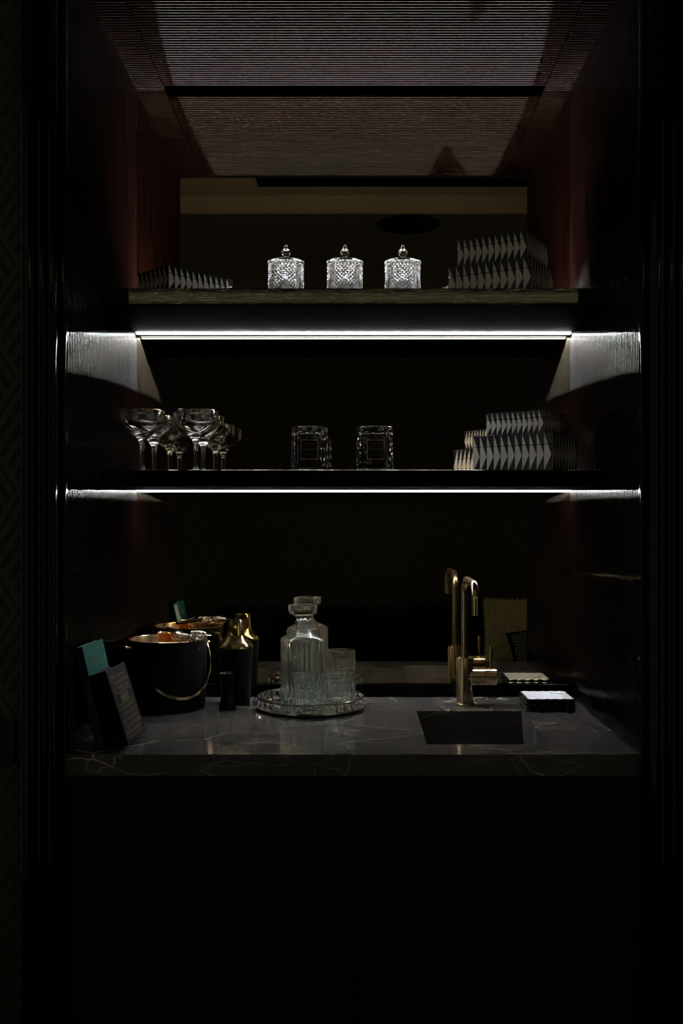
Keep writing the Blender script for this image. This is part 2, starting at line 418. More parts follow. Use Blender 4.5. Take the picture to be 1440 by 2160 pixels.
# ------------------------------------------------------------------ crystal jars on the upper shelf
def cut_wall(N, rows, z0, z1, R, depth):
    """diamond pyramids round a cylinder: returns verts, faces, first ring, last ring (2N columns)"""
    n = 2 * N; vs, fs = [], []
    for j in range(rows + 1):
        z = z0 + (z1 - z0) * j / rows; r = R(z) if callable(R) else R
        for k in range(n):
            a = pi * k / N; rr = r + (depth if (k + j) % 2 else 0)
            vs.append((rr * cos(a), rr * sin(a), z))
    I = lambda k, j: j * n + k % n
    for j in range(rows + 1):
        for k in range(n):
            if (k + j) % 2:
                if j < rows: fs += [(I(k, j), I(k + 1, j), I(k, j + 1)), (I(k, j), I(k, j + 1), I(k - 1, j))]
                if j > 0: fs += [(I(k, j), I(k, j - 1), I(k + 1, j)), (I(k, j), I(k - 1, j), I(k, j - 1))]
    return vs, fs, n
def cut_vessel(N, rows, zc0, zc1, R, depth, prof_top, prof_inner, base_r):
    """closed glass vessel: foot disc, cut wall, then a lathe run of (r,z) up over the rim and down the inside to its floor"""
    vs, fs, n = cut_wall(N, rows, zc0, zc1, R, depth); m = MB(); m.add(vs, fs)
    o = len(m.v)
    prof = prof_top + prof_inner
    for (r, z) in prof:
        for k in range(n): a = pi * k / N; m.v.append((r * cos(a), r * sin(a), z))
    last = rows * n
    for q in range(len(prof)):
        base = last if q == 0 else o + (q - 1) * n
        for k in range(n): j = (k + 1) % n; m.f.append((base + k, base + j, o + q * n + j, o + q * n + k))
    m.f.append(tuple(o + (len(prof) - 1) * n + k for k in range(n)))
    ob = len(m.v)
    for k in range(n): a = pi * k / N; m.v.append((base_r * cos(a), base_r * sin(a), 0.0))
    for k in range(n): j = (k + 1) % n; m.f.append((ob + k, ob + j, j, k))
    m.f.append(tuple(ob + k for k in range(n)))
    return m

def make_jar(loc, label):
    t = thing('crystal_jar', label, 'jar', loc, .05, 'lidded crystal jars on the upper shelf')
    cut_vessel(28, 18, .004, .086, .0382, .0026, [(.0400, .088), (.0395, .0900)], [(.0345, .0900), (.0335, .080), (.0335, .012), (.030, .008)], .037).build('body', 'glass_diamond', t)
    lid = MB()
    lid.lathe([(.0, .0902), (.033, .0902), (.0405, .0910), (.0415, .0925), (.0415, .0965), (.0395, .0985), (.030, .1010), (.016, .1030), (.0080, .1045), (.0, .1045)], 40, cap0=False, cap1=False,
              sq=lambda a, r, z: r * (1 + (.010 if int(a / (2 * pi) * 40 + .5) % 2 else -.006)) if r > .03 else r)
    lo = lid.build('lid', 'glass_lid', t)
    MB().lathe([(.0, .1046), (.0085, .1046), (.0080, .1075), (.0060, .1090), (.0075, .1105), (.0105, .1145), (.0113, .1180), (.0105, .1215), (.0078, .1245), (.0052, .1265), (.0048, .1290), (.0034, .1330), (.0018, .1358), (.0, .1364)],
               20, cap0=False, cap1=False).build('finial', 'glass_crystal', lo, 25)
    return t
for px, lab in ((603, 'lidded diamond-cut crystal jar nearest the single patterned box on the upper shelf'),
                (727, 'lidded diamond-cut crystal jar in the middle of the row of three'),
                (849, 'lidded diamond-cut crystal jar nearest the two stacked boxes on the upper shelf')):
    p = P(px, 0, 2.25); make_jar((p.x, 2.25, Z1T), lab)

# ------------------------------------------------------------------ inlaid boxes
def inlaid_box(corner, alpha, wr, wl, h, z, nr, nl, label, group):
    """corner: nearest corner (x, y); wr along the right-hand face (alpha), wl along the left-hand face"""
    A = radians(alpha); ex = Vector((cos(A), sin(A), 0)); ey = Vector((-sin(A), cos(A), 0))
    c = Vector((corner[0], corner[1], z)) + ex * wr / 2 + ey * wl / 2
    t = thing('inlaid_box', label, 'box', c, A, group)
    hs, tip = .69 * h, .42 * h
    body = MB().bbox(-wr / 2, wr / 2, -wl / 2, wl / 2, 0, hs - .0004, .0006).build('body', 'inlay_black', t)
    lid = MB().bbox(-wr / 2, wr / 2, -wl / 2, wl / 2, hs + .0004, h, .0006).build('lid', 'inlay_black', t)
    for (n, run, org, dx, out) in ((nr, wr, (-wr / 2, -wl / 2), (1, 0), (0, -1)), (nl, wl, (-wr / 2, wl / 2), (0, -1), (-1, 0)),
                                   (nr, wr, (wr / 2, wl / 2), (-1, 0), (0, 1)), (nl, wl, (wr / 2, -wl / 2), (0, 1), (1, 0))):
        u = (run - .002) / n; uu = u * .95
        xs = uu * (h - hs) / (h - tip); th = .0005
        lo = MB(); lo.prism([(0, .0008), (uu, tip), (xs, hs - .0006), (0, hs - .0006)], 0, th)
        hi = MB(); hi.prism([(0, hs + .0006), (xs, hs + .0006), (0, h - .0006)], 0, th)
        ml, mh = lo.mesh('inlay'), hi.mesh('inlay'); ml.materials.append(MATS['inlay_bone']); mh.materials.append(MATS['inlay_bone'])
        R = Matrix(((dx[0], 0, out[0], 0), (dx[1], 0, out[1], 0), (0, 1, 0, 0), (0, 0, 0, 1)))
        for i in range(n):
            s = .001 + i * u
            M = Matrix.Translation((org[0] + dx[0] * s, org[1] + dx[1] * s, 0)) @ R
            for me, pa in ((ml, body), (mh, lid)):
                o = link('inlay_triangle', me, pa); o.matrix_local = M
    return t
GB = 'black boxes inlaid with pale triangles'
inlaid_box((-.392, 2.100), 47.5, .1756, .112, .052, Z1T, 11, 7, 'low black box with pale triangle inlay standing alone on the upper shelf', GB)
inlaid_box((.3758, 2.110), 62, .155, .190, .073, Z1T, 8, 11, 'larger black triangle-inlaid box, bottom of the upper shelf stack', GB)
inlaid_box((.3690, 2.124), 62, .148, .160, .060, Z1T + .073, 8, 11, 'smaller black triangle-inlaid box, top of the upper shelf stack', GB)
inlaid_box((.4170, 2.100), 54, .128, .190, .081, Z2T, 8, 11, 'larger black triangle-inlaid box, bottom of the lower shelf stack', GB)
inlaid_box((.4058, 2.127), 54, .086, .140, .050, Z2T + .081, 8, 11, 'smaller black triangle-inlaid box, top of the lower shelf stack', GB)

# ------------------------------------------------------------------ coupe glasses
def make_coupe():
    t = thing('coupe_glass', '', 'glass')
    # foot, stem and bowl in one blown piece
    out = [(.0, .0), (.031, .0), (.0325, .0008), (.031, .0018), (.020, .0034), (.010, .0062), (.0058, .0105), (.0046, .018), (.0043, .030), (.0046, .044), (.0050, .056), (.0060, .0640),
           (.0078, .0695), (.0115, .0748), (.0185, .0805), (.0290, .0868), (.0395, .0948), (.0468, .1032), (.0500, .1110), (.0508, .1185), (.0502, .1270), (.0487, .1345)]
    inn = [(.0477, .1353), (.0467, .1345), (.0479, .1268), (.0484, .1185), (.0475, .1122), (.0440, .1056), (.0366, .0984), (.0262, .0912), (.0155, .0858), (.008, .0834), (.0, .0826)]
    MB().lathe(out + inn, 56, cap0=False, cap1=False).build('bowl_and_stem', 'glass_clear', t, 60)
    MB().tube([(.0479 * cos(a), .0479 * sin(a), .1356) for a in [2 * pi * k / 56 for k in range(56)]], .0006, 6, True).build('rim', 'gold_polished', t, 60)
    return t
c0 = make_coupe()
for i, (x, y, lab) in enumerate(((-.4676, 2.195, 'clear coupe glass at the shelf front, beside the reeded side wall'), (-.350, 2.200, 'clear coupe glass at the shelf front, in the column nearer the candles'),
                                 (-.4685, 2.331, 'clear coupe glass close to the mirror, beside the reeded side wall'), (-.353, 2.329, 'clear coupe glass close to the mirror, in the column nearer the candles'))):
    c = c0 if i == 0 else copy_tree(c0)
    c.location = (x, y, Z2T); c['label'] = lab; c['group'] = 'coupe glasses on the lower shelf'

# ------------------------------------------------------------------ candles in cut glass
def make_candle(x, label, rz):
    t = thing('glass_candle', label, 'candle', (x, 2.26, Z2T), rz, 'cut glass candles on the lower shelf')
    cut_vessel(11, 8, .003, .092, .0398, .0026, [(.0418, .0945), (.0422, .1000), (.0420, .1040), (.0412, .1050)], [(.0385, .1050), (.0375, .1000), (.0372, .020), (.034, .012)], .0385).build('vessel', 'glass_crystal', t)
    MB().lathe([(.0, .0130), (.0335, .0130), (.0366, .0205), (.0366, .0880), (.0355, .0890), (.0, .0885)], 44, cap0=False, cap1=False).build('wax', 'wax_black', t, 40)
    MB().tube([(0, 0, .088), (.0004, 0, .094), (.001, 0, .099)], .0009, 6).build('wick', 'ink', t)
    # square label on the front, bent round the wall
    def bent(u0, u1, z0, z1, r0, r1, n=10):
        m = MB(); vs = []
        for r in (r0, r1):
            for z in (z0, z1):
                for k in range(n + 1):
                    a = -pi / 2 + (u0 + (u1 - u0) * k / n) / .042; vs.append((r * cos(a), r * sin(a), z))
        I = lambda s_, z_, k: (s_ * 2 + z_) * (n + 1) + k
        fs = []
        for k in range(n):
            fs += [(I(0, 0, k), I(0, 0, k + 1), I(0, 1, k + 1), I(0, 1, k)), (I(1, 0, k), I(1, 0, k + 1), I(1, 1, k + 1), I(1, 1, k)),
                   (I(0, 0, k), I(0, 0, k + 1), I(1, 0, k + 1), I(1, 0, k)), (I(0, 1, k), I(0, 1, k + 1), I(1, 1, k + 1), I(1, 1, k))]
        fs += [(I(0, 0, 0), I(1, 0, 0), I(1, 1, 0), I(0, 1, 0)), (I(0, 0, n), I(1, 0, n), I(1, 1, n), I(0, 1, n))]
        return m.add(vs, fs)
    lb = bent(-.0195, .0195, .030, .074, .0428, .0432).build('label', 'wax_black', t, 40)
    fr = MB()
    for a in ((-.0195, .0195, .0725, .074), (-.0195, .0195, .030, .0315), (-.0195, -.0183, .030, .074), (.0183, .0195, .030, .074)):
        q = bent(*a, .0432, .0436); fr.add(q.v, q.f)
    fr.build('label_frame', 'gold_foil', lb)
    tx = MB()
    random.seed(4)
    for z, hw, hh in ((.0645, .011, .0012), (.0520, .013, .0022), (.0400, .010, .0009)):
        u = -hw
        while u < hw:
            wd = hh * random.uniform(.6, 1.3)
            q = bent(u, u + wd, z - hh / 2, z + hh / 2, .0432, .0434, 2); tx.add(q.v, q.f); u += wd + hh * .6
    tx.build('label_print', 'gold_foil_dull', lb)
    return t
make_candle(P(652.5, 0, 2.26).x, 'black candle in cut glass with gold framed label, nearer the coupe glasses', .04)
make_candle(P(790.5, 0, 2.26).x, 'black candle in cut glass with gold framed label, nearer the stacked boxes', .02)

# ------------------------------------------------------------------ ice bucket, strainer, jiggers, shaker
BX, BY = -.4275, 2.29
bk = thing('ice_bucket', 'matte black ice bucket with gold lining and hanging gold bail handle', 'ice bucket', (BX, BY, WT))
MB().lathe([(.0, .0), (.080, .0), (.0835, .003), (.0845, .008), (.0893, .1560), (.0893, .1580), (.0870, .1580), (.0870, .156), (.0825, .012), (.0, .012)], 72, cap0=False, cap1=False).build('shell', 'black_matte', bk, 40)
MB().lathe([(.0, .055), (.078, .055), (.0835, .060), (.0865, .1575), (.0895, .1582), (.0897, .1592), (.0890, .1598), (.0868, .1596), (.0858, .1575), (.0828, .0610), (.077, .0565), (.0, .0565)], 72, cap0=False, cap1=False).build('lining', 'copper_gold', bk, 50)
ha = radians(32)
hd = Matrix.Rotation(ha, 4, 'Z')
path = []
for k in range(49):
    a = pi * k / 48
    path.append(hd @ Vector((-.0935 * cos(a), -.0955 * sin(a) ** .9 if k not in (0, 48) else 0, .143 - .108 * sin(a))))
hdl = MB(); m_ = len(path); vs, fs = [], []
for i, p in enumerate(path):
    out = Vector((p.x, p.y, 0)).normalized() if i not in (0,) else Vector((p.x, p.y, 0)).normalized()
    d = (path[min(i + 1, m_ - 1)] - path[max(i - 1, 0)]).normalized(); wv = d.cross(out).normalized()
    for a_, b_ in ((-.0007, -.0030), (.0007, -.0030), (.0007, .0030), (-.0007, .0030)): vs.append(p + out * (a_ + .0012) + wv * b_)
for i in range(m_ - 1):
    for k in range(4): q = (k + 1) % 4; fs.append((i * 4 + k, i * 4 + q, i * 4 + 4 + q, i * 4 + 4 + k))
fs += [(0, 1, 2, 3), (m_ * 4 - 4, m_ * 4 - 3, m_ * 4 - 2, m_ * 4 - 1)]
hdl.add(vs, fs).build('handle', 'copper_gold', bk, 30)
for s in (-1, 1):
    M = hd @ Matrix.Translation((s * .089, 0, .143)) @ Matrix.Rotation(s * pi / 2, 4, 'Y')
    q = MB().lathe([(.0, .0), (.0045, .0), (.0045, .003), (.0026, .004), (.0026, .0085), (.0042, .0095), (.0048, .0115), (.0040, .0135), (.0, .0145)], 16, cap0=False, cap1=False)
    q.v = [tuple(M @ Vector(p)) for p in q.v]; q.build('handle_pin', 'copper_gold', bk, 40)
q = MB()
for dx_, dz_ in ((0, 0), (.004, .003), (.0035, -.003)):
    a = radians(-32) + dx_ * 11; q.box(-.0012, .0012, -.0004, .0006, -.0010, .0010, Matrix.Translation((.0893 * cos(a), .0893 * sin(a), .140 + dz_)) @ Matrix.Rotation(a + pi / 2, 4, 'Z'))
q.build('maker_mark', 'steel', bk)

# hawthorne strainer lying across the rim
st = thing('cocktail_strainer', 'coil-sprung steel cocktail strainer with black handle lying on the bucket rim', 'strainer', (BX + .0545, BY - .037, WT + .1600))
RC, rc_ = .0300, .0082; turns = 46; pts = []
hdir = radians(122)                        # towards the handle
for k in range(turns * 14 + 1):
    f = k / (turns * 14); a = hdir + radians(28) + f * radians(304); b2 = 2 * pi * k / 14
    rr = RC + rc_ * cos(b2); pts.append((rr * cos(a), rr * sin(a), .0088 + rc_ * sin(b2)))
MB().tube(pts, .00075, 5).build('spring', 'steel', st, 60)
pl = MB(); n = 40
pl.lathe([(.0, .0100), (.0235, .0100), (.0240, .0106), (.0235, .0112), (.0, .0112)], n, cap0=False, cap1=False)
plo = pl.build('plate', 'steel', st, 40)
hp = [Vector((cos(hdir), sin(hdir), 0)) * d + Vector((0, 0, z)) for d, z in ((.020, .0108), (.034, .0112), (.046, .0118))]
MB().tube(hp, .0042, 10, flat=(.3, 1.3)).build('neck', 'steel', st, 40)
hp = [Vector((cos(hdir), sin(hdir), 0)) * d + Vector((0, 0, z)) for d, z in ((.044, .0118), (.047, .0119), (.090, .0124), (.132, .0128), (.135, .0128))]
MB().tube(hp, lambda f: .0046 if .1 < f < .9 else .0036, 14).build('handle', 'black_matte', st, 40)
for s in (-1, 1):
    a = hdir + pi + s * radians(52)
    MB().tube([(.022 * cos(a), .022 * sin(a), .0106), (.043 * cos(a), .043 * sin(a), .0106), (.050 * cos(a), .050 * sin(a), .0106)], .0016, 8, flat=(.5, 1.4)).build('prong', 'steel', st, 40)

jg = thing('jigger', 'gold double jigger standing inside the ice bucket', 'jigger', (BX - .0091, BY + .005, WT + .0567))
MB().lathe([(.0, .0), (.0150, .0), (.0150, .001), (.0060, .046), (.0060, .050), (.0180, .1150), (.0172, .1158), (.0165, .1150), (.0052, .054), (.0, .053)], 40, cap0=False, cap1=False).build('cups', 'copper_gold', jg, 40)
MB().lathe([(.0062, .0455), (.0068, .0463), (.0068, .0497), (.0062, .0505)], 24, cap0=False, cap1=False).build('waist_band', 'gold_polished', jg, 40)

jb = thing('jigger', 'small matte black jigger standing on the marble beside the shaker', 'jigger', (P(479.5, 0, 2.265).x, 2.265, WT))
MB().lathe([(.0170, .0005), (.0180, .0), (.0195, .0), (.0200, .001), (.0192, .006), (.0105, .046), (.0100, .049), (.0105, .052), (.0185, .0800), (.0192, .0825), (.0184, .0825), (.0180, .079), (.0090, .0540), (.0, .0530)], 44, cap0=False, cap1=False).build('cups', 'black_matte', jb, 40)
MB().lathe([(.0, .0536), (.0084, .0545), (.0172, .0790), (.0183, .0826), (.0189, .0830), (.0180, .0832), (.0165, .079), (.0080, .0552), (.0, .0545)], 40, cap0=False, cap1=False).build('lining', 'steel', jb, 40)

sh = thing('cocktail_shaker', 'tall matte black cocktail shaker with gold shoulder and cap', 'shaker', (P(497, 0, 2.355).x, 2.355, WT))
MB().lathe([(.0, .0), (.0315, .0), (.0335, .002), (.0345, .008), (.0405, .1270), (.0405, .1300), (.0, .1300)], 56, cap0=False, cap1=False).build('cup', 'black_matte', sh, 40)
sd = MB().lathe([(.0, .1300), (.0412, .1300), (.0415, .1325), (.0400, .1370), (.0330, .1460), (.0225, .1565), (.0215, .1600), (.0, .1600)], 56, cap0=False, cap1=False).build('shoulder', 'gold_polished', sh, 30)
MB().lathe([(.0, .1600), (.0200, .1600), (.0212, .1612), (.0208, .1640), (.0185, .1930), (.0165, .1960), (.0, .1965)], 48, cap0=False, cap1=False).build('cap', 'gold_polished', sh, 30)

# ------------------------------------------------------------------ tray, decanter, tumblers
TX, TY, TR = -.1000, 2.283, .1234
tr = thing('serving_tray', 'round mirrored serving tray with a rim of square cut crystals', 'tray', (TX, TY, WT))
MB().lathe([(.0, .0), (.100, .0), (.100, .0045), (.0, .0045)], 64, cap0=False, cap1=False).build('foot', 'black_satin', tr, 40)
MB().lathe([(.0, .0046), (TR - .002, .0046), (TR, .0056), (TR, .0092), (TR - .0045, .0092), (TR - .006, .0086), (.0, .0086)], 96, cap0=False, cap1=False).build('base', 'chrome_warm', tr, 40)
MB().lathe([(.0, .0088), (TR - .008, .0088), (TR - .008, .0098), (.0, .0098)], 96, cap0=False, cap1=False).build('mirror_plate', 'steel', tr, 40)
ring = [(TR - .0035, .0262), (TR, .0262), (TR + .0004, .0268), (TR + .0004, .0296), (TR, .0300), (TR - .0035, .0300), (TR - .0039, .0296), (TR - .0039, .0268)]
m = MB(); m.lathe(ring + [ring[0]], 96, cap0=False, cap1=False); m.build('rim_hoop', 'chrome_warm', tr, 40)
NC = 32; cw = 2 * pi * TR / NC * .80 / 2; ch = .0078
cg = MB()                                     # one emerald-cut stone
for s in (1, -1):
    o = len(cg.v)
    cg.v += [(x * cw, 0.0, z * ch) for x, z in ((-1, -1), (1, -1), (1, 1), (-1, 1))] + [(x * cw * .55, s * .0042, z * ch * .55) for x, z in ((-1, -1), (1, -1), (1, 1), (-1, 1))]
    cg.f += [(o + i, o + (i + 1) % 4, o + 4 + (i + 1) % 4, o + 4 + i) for i in range(4)] + [(o + 4, o + 5, o + 6, o + 7)]
bm = bmesh.new(); cme = bpy.data.meshes.new('crystal'); cme.from_pydata(cg.v, [], cg.f); bm.from_mesh(cme)
bmesh.ops.remove_doubles(bm, verts=bm.verts, dist=1e-6); bmesh.ops.recalc_face_normals(bm, faces=bm.faces); bm.to_mesh(cme); bm.free(); cme.materials.append(MATS['glass_crystal'])
pme = MB().bbox(-.0010, .0010, -.0019, .0019, -.0086, .0086, .0004).mesh('post'); pme.materials.append(MATS['chrome_warm'])
for i in range(NC):
    a = 2 * pi * i / NC
    o = link('crystal', cme, tr, ((TR - .0017) * cos(a), (TR - .0017) * sin(a), .0177)); o.rotation_euler = (0, 0, a + pi / 2)
    a += pi / NC
    o = link('post', pme, tr, ((TR - .0017) * cos(a), (TR - .0017) * sin(a), .0177)); o.rotation_euler = (0, 0, a + pi / 2)

def rsq(half, cr):                            # rounded-square radius as a function of the angle
    def f(a):
        c, s_ = abs(cos(a)), abs(sin(a)); n = 9.0 if cr < .3 else 4.0
        return half / (c ** n + s_ ** n) ** (1 / n)
    return f
TZ = WT + .0099
dc = thing('whisky_decanter', 'square clear glass decanter with blocky square stopper on the crystal tray', 'decanter', (P(638, 0, 2.31).x, 2.31, TZ), radians(17))
S = rsq(1.0, .2)
def sqlathe(prof, n, mm=None, ripple=0.0):
    """prof: (half width, z, squareness 0..1)"""
    m = mm or MB(); vs = []
    for (h, z, q) in prof:
        for i in range(n):
            a = 2 * pi * i / n; r = h * (q * S(a) + (1 - q))
            if ripple and q > .9: r += ripple * (sin(a * 23 + 2 * sin(a * 3)) * .6 + sin(a * 61 + 3 * sin(a * 5)) * .25) * min(1, h / .04)
            vs.append((r * cos(a), r * sin(a), z))
    fs = [(j * n + i, j * n + (i + 1) % n, (j + 1) * n + (i + 1) % n, (j + 1) * n + i) for j in range(len(prof) - 1) for i in range(n)]
    fs += [tuple(range(n - 1, -1, -1)), tuple((len(prof) - 1) * n + i for i in range(n))]
    return m.add(vs, fs)
H = .0445
dprof = [(.036, 0, 1), (.043, .001, 1), (H, .004, 1), (H, .05, 1), (H, .10, 1), (H, .140, 1), (.0435, .1445, 1), (.041, .1480, .97), (.033, .1530, .8), (.024, .1600, .4), (.0170, .1690, .1), (.0150, .1770, 0), (.0150, .1800, 0),
         (.0178, .1812, 0), (.0185, .1840, 0), (.0178, .1868, 0), (.0150, .1875, 0)]
inn = [(.0110, .1875, 0), (.0108, .1700, 0), (.0140, .1640, .1), (.0210, .1560, .4), (.0300, .1490, .8), (.0370, .1440, .97), (.0390, .1400, 1), (.0395, .05, 1), (.0390, .022, 1), (.034, .017, 1)]
sqlathe(dprof + inn, 176, None, .00045).build('bottle', 'glass_aqua', dc, 45)
# cut diamonds ring the foot of the bottle
cutm = MB()
for f in range(4):
    for i in range(5):
        x = (-.034 + i * .017); zc = .018
        R = Matrix.Rotation(f * pi / 2, 4, 'Z') @ Matrix.Translation((x, -H - .0004, zc))
        v = [R @ Vector(p) for p in ((-.0082, 0, 0), (0, 0, -.015), (.0082, 0, 0), (0, 0, .015), (0, -.0016, 0), (0, .0020, 0))]
        cutm.add(v, [(0, 1, 4), (1, 2, 4), (2, 3, 4), (3, 0, 4), (1, 0, 5), (2, 1, 5), (3, 2, 5), (0, 3, 5)])
cutm.build('cut_diamonds', 'glass_aqua', dc)
sqlathe([(.0098, .1690, 0), (.0104, .1880, 0), (.0135, .1885, .1), (.0150, .1935, .5), (.0165, .1950, .8), (.0275, .2045, 1), (.0290, .2065, 1), (.0293, .2220, 1), (.0280, .2240, 1), (.018, .2235, 1)], 120, None, .00035).build('stopper', 'glass_aqua', dc, 40)

def make_tumbler(loc, label, rz):
    t = thing('whisky_tumbler', label, 'glass', loc, rz, 'cut whisky tumblers on the tray'); N = 16; n = 160
    m = MB(); R = .0362; out = []
    zs = [0, .0015, .004, .008, .012, .016, .020, .024, .028, .034, .040, .046, .052, .058, .062, .066, .072, .0785]
    def ro(a, z):
        if z < .002: return R - .004 + z
        tri = lambda u: abs((u % 1) - .5) * 2
        if z <= .030:
            u, v = a / (2 * pi) * N, z / .026
            d = tri(u + v) * .5 + tri(u - v) * .5
            return R - .0004 - .0030 * abs(d - .5) * 2
        k = max(0, min(1, (.066 - z) / .012)); return R - .0014 * k * (1 - tri(a / (2 * pi) * N * 2)) ** 1.0 - .0002
    prof = [(None, z) for z in zs] + [(R - .0006, .0798), (R - .0016, .0802), (R - .0026, .0796), (R - .0028, .070), (R - .0044, .030), (R - .0060, .0185), (R - .013, .0150)]
    for (r, z) in prof:
        for i in range(n):
            a = 2 * pi * i / n; rr = ro(a, z) if r is None else r; m.v.append((rr * cos(a), rr * sin(a), z))
    m.f += [(j * n + i, j * n + (i + 1) % n, (j + 1) * n + (i + 1) % n, (j + 1) * n + i) for j in range(len(prof) - 1) for i in range(n)]
    m.f += [tuple(range(n - 1, -1, -1)), tuple((len(prof) - 1) * n + i for i in range(n))]
    m.build('tumbler_glass', 'glass_aqua', t, 14); return t
make_tumbler((P(649, 0, 2.201).x, 2.201, TZ), 'clear cut-glass tumbler on the tray standing in front of the decanter', 0)
make_tumbler((P(716.5, 0, 2.25).x, 2.25, TZ), 'clear cut-glass tumbler on the tray standing to the side of the decanter', .1)

# ------------------------------------------------------------------ tap
FX, FY = .258, 2.326
tp = thing('mixer_tap', 'brushed brass mixer tap with square-arched spout and side lever behind the sink', 'tap', (FX, FY, WT))
MB().lathe([(.0, .0), (.0225, .0), (.0232, .001), (.0232, .0035), (.0215, .0048), (.0203, .0050), (.0203, .1085), (.0196, .1098), (.0, .1100)], 48, cap0=False, cap1=False).build('body', 'brass_brushed', tp, 35)
sp = []
top = (ZC - .1400) - WT; rb = .036; yo = 2.118 - FY; ze = (ZC - .2040) - WT
sp += [(0, 0, .108), (0, 0, .14), (0, 0, .20)]
sp += [(0, -rb + rb * cos(a), top - rb + rb * sin(a)) for a in [k * pi / 20 for k in range(11)]]
sp += [(0, yo + rb - rb * sin(a), top - rb + rb * cos(a)) for a in [k * pi / 20 for k in range(11)]]
sp += [(0, yo, (top - rb + ze) / 2), (0, yo, ze)]
so = MB().tube(sp, .0083, 24).build('spout', 'brass_brushed', tp, 50)
MB().lathe([(.0058, ze - .0012), (.0080, ze - .0012), (.0080, ze + .001), (.0058, ze + .001), (.0058, ze - .0012)], 24, (0, yo, 0), False, False).build('aerator', 'steel', so, 40)
zc_ = .0655
def xcyl(prof):
    m = MB().lathe(prof, 40, cap0=False, cap1=False); M = Matrix.Translation((0, 0, zc_)) @ Matrix.Rotation(pi / 2, 4, 'Y')
    m.v = [tuple(M @ Vector(p)) for p in m.v]; return m
xcyl([(.0, .008), (.0195, .008), (.0195, .0455), (.0190, .0462), (.0, .0462)]).build('valve', 'brass_brushed', tp, 35)
kb = xcyl([(.0, .0466), (.0192, .0466), (.0198, .0474), (.0198, .0728), (.0188, .0740), (.0, .0740)]).build('lever_knob', 'brass_brushed', tp, 35)
MB().lathe([(.0, .0), (.0030, .0), (.0030, .0170), (.0042, .0176), (.0042, .0500), (.0036, .0512), (.0, .0515)], 20, (.0608, 0, zc_ + .0185), False, False).build('lever_pin', 'brass_brushed', kb, 35)

# ------------------------------------------------------------------ coasters
def scallop(x0, x1, y0, y1, n, amp, inset=0.0):
    pts = []
    def edge(ax, ay, bx, by, nx, ny):
        K = n * 8
        for k in range(K):
            f = k / K; s_ = amp * (abs(sin(pi * n * f)) - .7) - inset
            pts.append((ax + (bx - ax) * f + nx * s_, ay + (by - ay) * f + ny * s_))
    edge(x0, y0, x1, y0, 0, -1); edge(x1, y0, x1, y1, 1, 0); edge(x1, y1, x0, y1, 0, 1); edge(x0, y1, x0, y0, -1, 0)
    return pts
coff = [(0, 0, .0), (.001, -.0005, .012), (-.0006, .0008, -.010), (.0004, 0, .006)]
names = ['black scallop-edged coaster, lowest of the stack beside the sink', 'black scallop-edged coaster, second from the bottom of the stack',
         'black scallop-edged coaster just under the white-faced top one', 'white scallop-edged coaster with black border and handwriting, topmost of its stack']
for i in range(4):
    t = thing('coaster', names[i], 'coaster', (.4415 + coff[i][0], 2.2905 + coff[i][1], WT + .0071 * i), coff[i][2], 'scalloped coasters in one stack')
    m = MB(); po = scallop(-.055, .055, -.054, .054, 5, .0042); pm = scallop(-.055, .055, -.054, .054, 5, .0042, .0016)
    n = len(po); vs = [(x, y, .0) for x, y in pm] + [(x, y, .0022) for x, y in po] + [(x, y, .0050) for x, y in po] + [(x, y, .0066) for x, y in pm]
    fs = [tuple(range(n - 1, -1, -1)), tuple(3 * n + k for k in range(n))] + [(j * n + k, j * n + (k + 1) % n, (j + 1) * n + (k + 1) % n, (j + 1) * n + k) for j in range(3) for k in range(n)]
    m.add(vs, fs).build('base', 'coaster_black', t)
    f = MB().prism(scallop(-.0500, .0515, -.0505, .0515, 5, .0052), .0066, .00695).build('face', 'coaster_white', t)
    if i == 3:
        q = MB(); base = Vector((.012, .026, .0070))
        pth = [base + Vector((.0042 * k / 4 + .0016 * sin(k * 1.9), .0042 * sin(k * 1.25) - .0006 * k, 0)) for k in range(0, 26)]
        q.tube(pth, .0005, 5); q.tube([base + Vector((.016 + .002 * k, -.006 + .003 * sin(k * 2.2), 0)) for k in range(7)], .0005, 5)
        q.build('handwriting', 'ink', f)

# ------------------------------------------------------------------ books leaning on the left wall
def text_mesh(name, body, size, mt, parent, M, ext=.00015):
    cu = bpy.data.curves.new(name, 'FONT'); cu.body = body; cu.size = size; cu.extrude = ext; cu.align_x = 'CENTER'; cu.align_y = 'CENTER'
    tmp = bpy.data.objects.new(name, cu); COL.objects.link(tmp); bpy.context.view_layer.update()
    me = bpy.data.meshes.new_from_object(tmp.evaluated_get(bpy.context.evaluated_depsgraph_get()))
    bpy.data.objects.remove(tmp); bpy.data.curves.remove(cu)
    me.materials.clear(); me.materials.append(MATS[mt]); o = link(name, me, parent); o.matrix_local = M; return o
